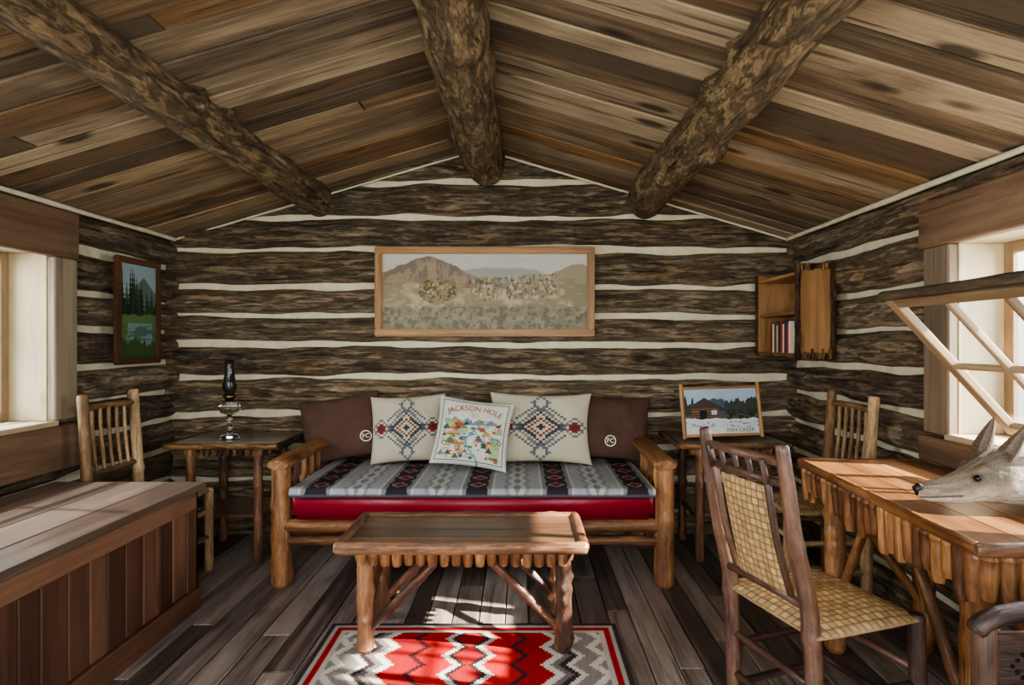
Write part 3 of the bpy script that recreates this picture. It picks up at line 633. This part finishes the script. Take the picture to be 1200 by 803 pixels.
# ================================================================ ANIMAL HEAD
def head():
    K=[(0,.050,.010,.010),(.008,.051,.020,.020),(.03,.052,.027,.028),(.07,.055,.032,.034),(.105,.063,.040,.043),(.135,.075,.050,.053),(.165,.086,.060,.063),(.20,.095,.067,.072),(.24,.098,.072,.080),(.29,.095,.076,.086),(.35,.092,.082,.091),(.39,.09,.086,.090),(.415,.09,.082,.085),(.425,.09,.05,.05),(.427,.09,.004,.004)]
    ks=np.array(K); tt=np.linspace(0,len(K)-1,130); ii=np.arange(len(K)); cs=[np.interp(tt,ii,ks[:,j]) for j in range(4)]
    for j in range(4):
        for _ in range(3): cs[j][1:-1]=(cs[j][:-2]+cs[j][1:-1]*2+cs[j][2:])/4
    n=110; P=np.zeros((130,n+1,3)); C=np.zeros((130,n+1,3))
    a=np.linspace(0,2*math.pi,n+1)
    for i in range(130):
        x,zc,ry,rz=[c[i] for c in cs]; cy,sz_=np.cos(a),np.sin(a)
        y=cy*ry*(1-.18*np.clip(sz_,0,1)*(x<.17)); z=zc+sz_*rz*np.where(sz_<0,.95,1)
        for sg in(-1,1):
            g=np.exp(-(((x-.145)/.02)**2+((y-sg*.036)/.014)**2+((z-.118)/.014)**2)); z=z+g*.010; y=y+sg*g*.004
            g=np.exp(-(((x-.13)/.014)**2+((y-sg*.047)/.016)**2+((z-.097)/.012)**2)); y=y-sg*g*.008
            g=np.exp(-(((x-.20)/.03)**2+((y-sg*.06)/.02)**2+((z-.075)/.03)**2)); y=y+sg*g*.010
        st_=fbm(np.full_like(a,x*28),np.cos(a)*11+(a>3.14)*7+x*20,4,4)
        f=1+.12*(st_-.5)*(1 if x>.05 else .2)*min(1,.3+max(0,x-.05)*5)
        ml=.038+x*.10; g=np.exp(-((z-ml)/.0028)**2)*(x<.10)*(x>.004); y=y*(1-.16*g)
        P[i,:,0]=x; P[i,:,1]=y*f; P[i,:,2]=zc+(z-zc)*f
        P[i,-1]=P[i,0]
        bc=np.zeros((n+1,3)); bc[:]=L(160,148,132)
        w=np.clip((zc-.004-P[i,:,2])/(rz*.5),0,1)[:,None]; bc=bc*(1-w)+np.array(L(204,199,190))*w
        top=np.clip((P[i,:,2]-zc-rz*.45)/(rz*.4),0,1)[:,None]; bc=bc*(1-top*.6)+np.array(L(118,98,78))*top*.6
        if x>.16: k=min(1,(x-.16)/.08)*.6; bc=bc*(1-k)+np.array(L(166,160,152))*k
        ey=np.exp(-(((x-.133)/.018)**2+((P[i,:,2]-.098)/.013)**2))[:,None]*.7; bc=bc*(1-ey)+np.array(L(66,54,46))*ey
        bc=bc*(.45+1.1*st_)[:,None]
        bc=bc*(1-.85*g)[:,None]
        C[i]=bc
        C[i,-1]=C[i,0]
    return P,C
P,C=head()
Ps=[P];Cs=[C]
for sg in(-1,1):
    n1,m1=26,19
    for side_ in(0,1):
        E=np.zeros((n1,m1,3)); D=np.zeros((n1,m1,3))
        for i in range(n1):
            t=i/(n1-1); wd=.036*(1-t)**.6*(1+.9*t*(1-t))
            for j in range(m1):
                s=j/(m1-1)*2-1; ang_=s*1.15
                px=.215+t*.030-(math.cos(ang_)-1)*-.018*(1-t); py=sg*(.042+t*.020)+math.sin(ang_)*wd*.95; pz=.145+t*.100
                px+= (.006 if side_ else 0)*(1-t)
                E[i,j]=(px-abs(s)**2*.022*(1-t),py,pz)
                c=L(152,138,126) if not side_ and abs(s)<.6 else L(104,88,72)
                D[i,j]=np.array(c)*(.8+.4*R.random())
        Ps.append(E);Cs.append(D)
hd=gridmesh('animal_head',Ps,Cs,M_fur,label='grey-furred pointed-muzzle animal head mount resting on the desk',cat='taxidermy head',loc=(1.168,1.77,.749),rot=(0,0,math.radians(-3)))
hd.scale=(1.1,1.1,1.1)
for sg in(-1,1):
    bm=bmesh.new(); bmesh.ops.create_uvsphere(bm,u_segments=20,v_segments=12,radius=.0085); me=bpy.data.meshes.new('eye'); bm.to_mesh(me); bm.free(); me.materials.append(M_black)
    for p in me.polygons: p.use_smooth=True
    place(bpy.data.objects.new('eye',me),parent=hd,loc=(.131,sg*.0405,.0965))
mb=MB(); mb.tube([(-.006,0,.058),(.014,0,.062)],[.010,.014],n=16,amp=.05,ex=1.15,cap=.6); finish(mb,'nose',M_nose,hd,label='dark leathery nose')

# ================================================================ WALL CABINET
o=(1.61,3.54,1.16); wc=thing('wall_cabinet','small open pine cabinet with bark-edged side on log wall','cabinet',o)
ya,yb,za,zb,xa,xb=3.27,3.82,1.165,1.665,1.50,1.715
mb=MB(); mb.bb((xa,ya,za),(xb,ya+.018,zb),axis=2); finish(mb,'side_panel',M_lt,wc,o,label='bark-edged light pine side panel')
mb=MB(); mb.bb((xa,yb-.018,za),(xb,yb,zb),axis=2); mb.bb((xa,ya+.018,za),(xb,yb-.018,za+.018)); mb.bb((xa,ya+.018,zb-.05),(xb,yb-.018,zb-.032)); mb.bb((xb-.012,ya+.018,za+.018),(xb,yb-.018,zb-.05),axis=1)
finish(mb,'body',M_lt,wc,o)
mb=MB(); mb.bb((xa+.01,ya+.018,1.40),(xb-.012,yb-.018,1.415)); finish(mb,'shelf',M_lt,wc,o)
mb=MB()
for xx in(xa+.004,xb-.016): mb.log((xx,ya-.008,za-.02),(xx,ya-.008,zb+.02),.015,n=10,amp=.2,freq=12,step=.02)
for k in range(11): xx=xa+.006+k*.0195; mb.log((xx,ya-.008,za-.012),(xx,ya-.008,za+R.uniform(.02,.045)),.0095,.006,n=8,amp=.15)
for k in range(11): xx=xa+.006+k*.0195; mb.log((xx,ya-.008,zb-R.uniform(.015,.03)),(xx,ya-.008,zb+.012),.0095,n=8,amp=.15)
for yy in(yb-.01,): mb.log((xa-.004,yy,za),(xa-.004,yy,zb),.010,n=8,amp=.15)
mb.log((xa-.004,ya,za+.005),(xa-.004,yb,za+.005),.009,n=8)
finish(mb,'bark_trim',M_bark,wc,o)
y=3.36
for w,h,c in((.028,.18,(228,222,208)),(.022,.17,(190,40,38)),(.03,.19,(54,62,84)),(.02,.165,(216,208,190)),(.026,.18,(170,40,36)),(.032,.175,(70,54,48)),(.02,.16,(200,190,160)),(.028,.185,(62,70,68)),(.024,.17,(210,204,190)),(.026,.18,(150,44,40))):
    mt=plain('book_cover',c,rough=.5,nz=.05); mb=MB(); x0=1.51; z0=za+.0185
    mb.bb((x0,y,z0),(x0+.003,y+w,z0+h),bev=.001); mb.bb((x0,y,z0),(x0+.13,y+.002,z0+h),bev=.0005); mb.bb((x0,y+w-.002,z0),(x0+.13,y+w,z0+h),bev=.0005)
    bk=finish(mb,'book',mt,off=(x0,y,z0),label='small hardback book standing on the cabinet shelf',cat='book',group='books in the wall cabinet')
    mb=MB(); mb.bb((x0+.003,y+.002,z0+.003),(x0+.126,y+w-.002,z0+h-.003),bev=0); finish(mb,'pages',M_paper,bk,(x0,y,z0)); y+=w+.002

# ================================================================ PAINTINGS
def frame(mb,w,h,fw,th,):
    for sg in(-1,1):
        mb.bb((-w/2,-th,sg*(h/2-fw/2)-fw/2),(w/2,0,sg*(h/2-fw/2)+fw/2),bev=.006,seg=2,axis=0); mb.bb((sg*(w/2-fw/2)-fw/2,-th,-h/2+fw),(sg*(w/2-fw/2)+fw/2,0,h/2-fw),bev=.006,seg=2,axis=2)
def land(u,v):
    C=np.zeros(u.shape+(3,)); C[...]=L(182,180,172); h=v
    put(C,fbm(u*4+3,v*6,4,2)*np.clip(v*2,0,1),(204,200,190),.8)
    m1=.5+.3*fbm(u*3+8,u*0,4,1)-.1; put(C,(h<m1)*1.,(154,154,146)); m2=.30+.3*fbm(u*4,u*0,4,3); 
    put(C,(h<m2)*1.,(150,144,124))
    bt=np.clip(.98-np.abs(u+.6)*1.1,-.2,.9)+.22*fbm(u*9,u*0,4,6)-.1; put(C,(h<bt)*1.,(142,126,110)); put(C,((h<bt)&(fbm(u*26,v*3,4,7)>.5))*1.,(116,102,90),.8); put(C,((h<bt-.15)&(fbm(u*12,v*3,4,17)>.52))*1.,(160,140,112),.7)
    m3=.18-.25*u*.4+.3*fbm(u*3+2,u*0+1,4,9)-.25; put(C,(h<m3)*1.,(160,148,120)); 
    rg=np.clip((u-.3)*1.1,0,.6)+.15*fbm(u*8,u*0,4,33); put(C,((h<rg)&(u>.3))*1.,(152,142,116)); 
    g=fbm(u*12,v*7,5,11); put(C,((h<.35)&(g>.5))*1.,(130,122,96),.6); put(C,((h<.2)&(g<.38))*1.,(180,168,142),.8)
    bu=((u+.46)**2*2.6+(v-.02)**2*.8<.07+.05*fbm(u*20,v*10,3,5)); put(C,bu*(fbm(u*40,v*16,3,8)>.5),(146,112,70),.8); put(C,bu*(fbm(u*44,v*18,3,9)>.58),(90,84,60),.9)
    put(C,((h<-.55+.3*fbm(u*6,u*0,3,13)))*1.,(124,120,102),.6); put(C,((h<-.4)&(fbm(u*30,v*10,4,14)>.57))*1.,(98,96,78),.7)
    sc=(np.abs(v-.05-.2*u)<.3)&(u>-.15)&(u<.7)&(fbm(u*50,v*14,4,21)>.60); put(C,sc*1.,(92,76,64),.75)
    sc=(np.abs(v-.05-.2*u)<.3)&(u>-.15)&(u<.7)&(fbm(u*46,v*13,4,25)>.63); put(C,sc*1.,(196,180,156),.75)
    return C
o=(-.24,YB-.005,1.568); fr=thing('framed_painting','wide framed western valley painting hung on the log wall','painting',o)
mb=MB(); frame(mb,1.405,.575,.048,.04); finish(mb,'frame',M_frame,fr)
n,m=200,560; u,v=UV(n,m); gridmesh('canvas',np.stack([u*.657,u*0-.02,v*.242],-1),land(u,v),M_paint,parent=fr)
def forest(u,v):
    C=np.zeros(u.shape+(3,)); C[...]=L(150,170,176); put(C,(v<.75-.5*np.abs(u-.3))*1.,(96,116,110))
    rr=np.random.RandomState(8)
    for i in range(34):
        a=rr.uniform(-1,1); top=rr.uniform(.1,.95) if a<.2 else rr.uniform(-.1,.5); bs=-.15; wd=.16
        mk=(v<top)&(v>bs)&(np.abs(u-a)<wd*(top-v)/(top-bs)*(.6+.7*tri(v*9))); put(C,mk*1.,[(34,52,38),(48,70,46),(26,40,32)][i%3],.95)
    put(C,(v<-.12+.1*fbm(u*4,u*0,3))*1.,(96,120,74)); put(C,((v<-.25)&(np.abs(u-.1)<.6+v*-.2))*1.,(120,148,146),.9); put(C,((v<-.3)&(fbm(u*3,v*20,3)>.5))*1.,(70,96,84),.8); put(C,(v<-.8+.3*fbm(u*6,u*0,3,2))*1.,(60,84,44)); return C
o=(XL+.035,3.425,1.42); fr2=thing('framed_painting','dark-framed forest lake painting hung on the log wall','painting',o,math.pi/2)
mb=MB(); frame(mb,.39,.60,.035,.03); finish(mb,'frame',M_dframe,fr2)
n,m=200,130; u,v=UV(n,m); gridmesh('canvas',np.stack([u*.162,u*0-.014,v*.267],-1),forest(u,v),M_paint,parent=fr2)
def cabin(u,v):
    C=np.zeros(u.shape+(3,)); C[...]=L(150,176,200); put(C,fbm(u*3,v*3,3)*1.,(196,206,214),.5)
    put(C,(v<.5*fbm(u*5,u*0,4,2)+.25-.3*np.abs(u))*1.,(70,88,100)); put(C,((v<.9*fbm(u*9,u*0+2,4,3))&(u>.1))*1.,(58,66,56)); put(C,((v<.9*fbm(u*12,u*0+6,4,3)+.1)&(u<-.75))*1.,(50,58,50)); put(C,(v<-.15)*1.,(90,86,70))
    rf=(v<.62-np.abs(u+.45)*.9)&(v>.0); put(C,rf*1.,(70,56,52)); wl=(np.abs(u+.45)<.38)&(v<.15)&(v>-.4); put(C,wl*1.,(86,58,38)); put(C,(wl&(tri(v*9)>.8))*1.,(150,130,100)); put(C,((np.abs(u+.5)<.1)&(v<.05)&(v>-.4))*1.,(24,20,20)); put(C,((np.abs(u+.2)<.07)&(v<.05)&(v>-.15))*1.,(190,200,200))
    put(C,((u>.15)&(v<.05)&(v>-.4)&(fbm(u*12,v*12,3,6)>.45))*1.,(40,44,40)); put(C,((v<-.4+.15*fbm(u*5,u*0,3,5)))*1.,(204,210,218)); put(C,((v<-.45)&(fbm(u*8,v*14,3,8)>.58))*1.,(110,120,124),.8)
    put(C,(v<-.72)*1.,(220,218,212)); return C
pf=place(bpy.data.objects.new('framed_photo',None),label='light-wood framed cabin photograph standing on side table',cat='picture frame',loc=(1.165,3.50,.84),rot=(math.radians(-10),math.radians(-1.5),math.radians(2)))
mb=MB(); 
mb.bb((-.225,-.012,.130),(.225,.006,.146)); mb.bb((-.225,-.012,-.146),(.225,.006,-.130)); mb.log((-.228,-.004,-.155),(-.228,-.004,.165),.011,n=10); mb.log((.228,-.004,-.155),(.228,-.004,.165),.011,n=10); mb.bb((-.22,.0,-.14),(.22,.006,.14))
finish(mb,'frame',M_lt,pf)
n,m=120,190; u,v=UV(n,m); gridmesh('photograph',np.stack([u*.214,u*0-.006,v*.130],-1),cabin(u,v),M_paint,parent=pf)
Vc,Fc=textgeo('FISH CREEK',1.0); decal('caption',Vc,Fc,M_textd,pf,lambda x,y:(.105+x*.032,-.008,-.112+y*.032),'dark printed caption')

# ================================================================ OIL LAMP
lp=thing('oil_lamp','glass oil lamp with dark chimney on the side table','oil lamp',(-1.745,3.56,.675))
mb=MB(); mb.lathe([(.0,0),(.055,0),(.058,.006),(.05,.014),(.025,.022),(.014,.035),(.012,.05),(.019,.062),(.012,.075),(.010,.10),(.018,.112),(.012,.122),(.013,.135),(0,.135)]); finish(mb,'base',M_glass,lp)
mb=MB(); mb.lathe([(0,.135),(.02,.137),(.05,.152),(.062,.175),(.058,.195),(.035,.21),(.022,.216),(0,.216)]); finish(mb,'oil_font',M_glass,lp)
mb=MB(); mb.lathe([(0,.216),(.024,.216),(.024,.23),(.034,.236),(.036,.25),(.028,.262),(0,.262)]); mb.log((.03,0,.238),(.055,0,.238),.003,n=8); mb.lathe([(0,-.001),(.007,-.001),(.007,.003),(0,.003)],c=(.056,0,.238)); finish(mb,'burner',M_brass,lp)
mb=MB(); mb.lathe([(.027,.262),(.036,.285),(.040,.31),(.034,.34),(.026,.38),(.025,.43),(.028,.465),(.026,.465),(.023,.43),(.024,.38),(.032,.34),(.038,.31),(.034,.285),(.025,.262),(.027,.262)]); finish(mb,'lamp_chimney',M_smoke,lp,label='smoked glass chimney')

# ================================================================ LIGHT
w=bpy.data.worlds.new('World'); bpy.context.scene.world=w; w.use_nodes=True; nt=w.node_tree; bg=nt.nodes['Background']
tc=nt.nodes.new('ShaderNodeTexCoord'); sx=nt.nodes.new('ShaderNodeSeparateXYZ'); nt.links.new(tc.outputs['Generated'],sx.inputs[0])
rp=nt.nodes.new('ShaderNodeValToRGB'); el=rp.color_ramp.elements; el[0].position=.0; el[0].color=(.6,.62,.56,1); el[1].position=1; el[1].color=(.82,.91,1,1)
e=el.new(.48); e.color=(.68,.72,.62,1); e=el.new(.56); e.color=(.97,1,1,1)
mr=nt.nodes.new('ShaderNodeMapRange'); mr.inputs[1].default_value=-1; mr.inputs[2].default_value=1; nt.links.new(sx.outputs['Z'],mr.inputs[0]); nt.links.new(mr.outputs[0],rp.inputs[0])
nt.links.new(rp.outputs[0],bg.inputs[0]); bg.inputs[1].default_value=3.4
def area(n,loc,rot,sx_,sy_,e,c):
    l=bpy.data.lights.new(n,'AREA'); l.shape='RECTANGLE'; l.size=sx_; l.size_y=sy_; l.energy=e; l.color=c
    ob=bpy.data.objects.new(n,l); COL.objects.link(ob); ob.location=loc; ob.rotation_euler=rot; return ob
area('window_skylight',(3.0,1.9,1.6),(0,math.radians(80),0),1.8,2.4,300,(.98,.99,1))
area('window_skylight',(-3.5,2.3,1.6),(0,math.radians(-80),0),1.8,2.4,260,(.98,.99,1))
area('doorway_light',(-.2,-1.5,1.5),(math.radians(95),0,0),3.2,1.8,66,(.98,.98,1))  # added soft fill lamp behind the camera, no doorway is built there
s=bpy.data.lights.new('sun','SUN'); s.energy=44; s.angle=math.radians(1.0); s.color=(1,.92,.78)
so_=bpy.data.objects.new('sun',s); COL.objects.link(so_); so_.rotation_euler=Vector((-.85,.22,-.52)).to_track_quat('-Z','Y').to_euler()
sl=bpy.data.lights.new('window_spot','SPOT'); sl.energy=1500; sl.spot_size=math.radians(17); sl.spot_blend=.35; sl.shadow_soft_size=.04; sl.color=(1,.94,.84)  # added spot outside the left window, puts a sun patch on the chest lid
sb=bpy.data.objects.new('window_spot',sl); COL.objects.link(sb); a_=Vector((-4.6,2.75,3.9)); sb.location=a_; sb.rotation_euler=(Vector((-1.85,2.40,.59))-a_).to_track_quat('-Z','Y').to_euler()
cam=bpy.data.cameras.new('camera'); cam.lens=21; cam.sensor_width=36; cam.shift_x=-.01; cam.shift_y=-.00125; cam.clip_start=.02
co=bpy.data.objects.new('camera',cam); COL.objects.link(co); co.location=(0,0,1.25); co.rotation_euler=(math.pi/2,0,0); bpy.context.scene.camera=co
try: bpy.context.scene.view_settings.look='AgX - Medium High Contrast'
except Exception: pass
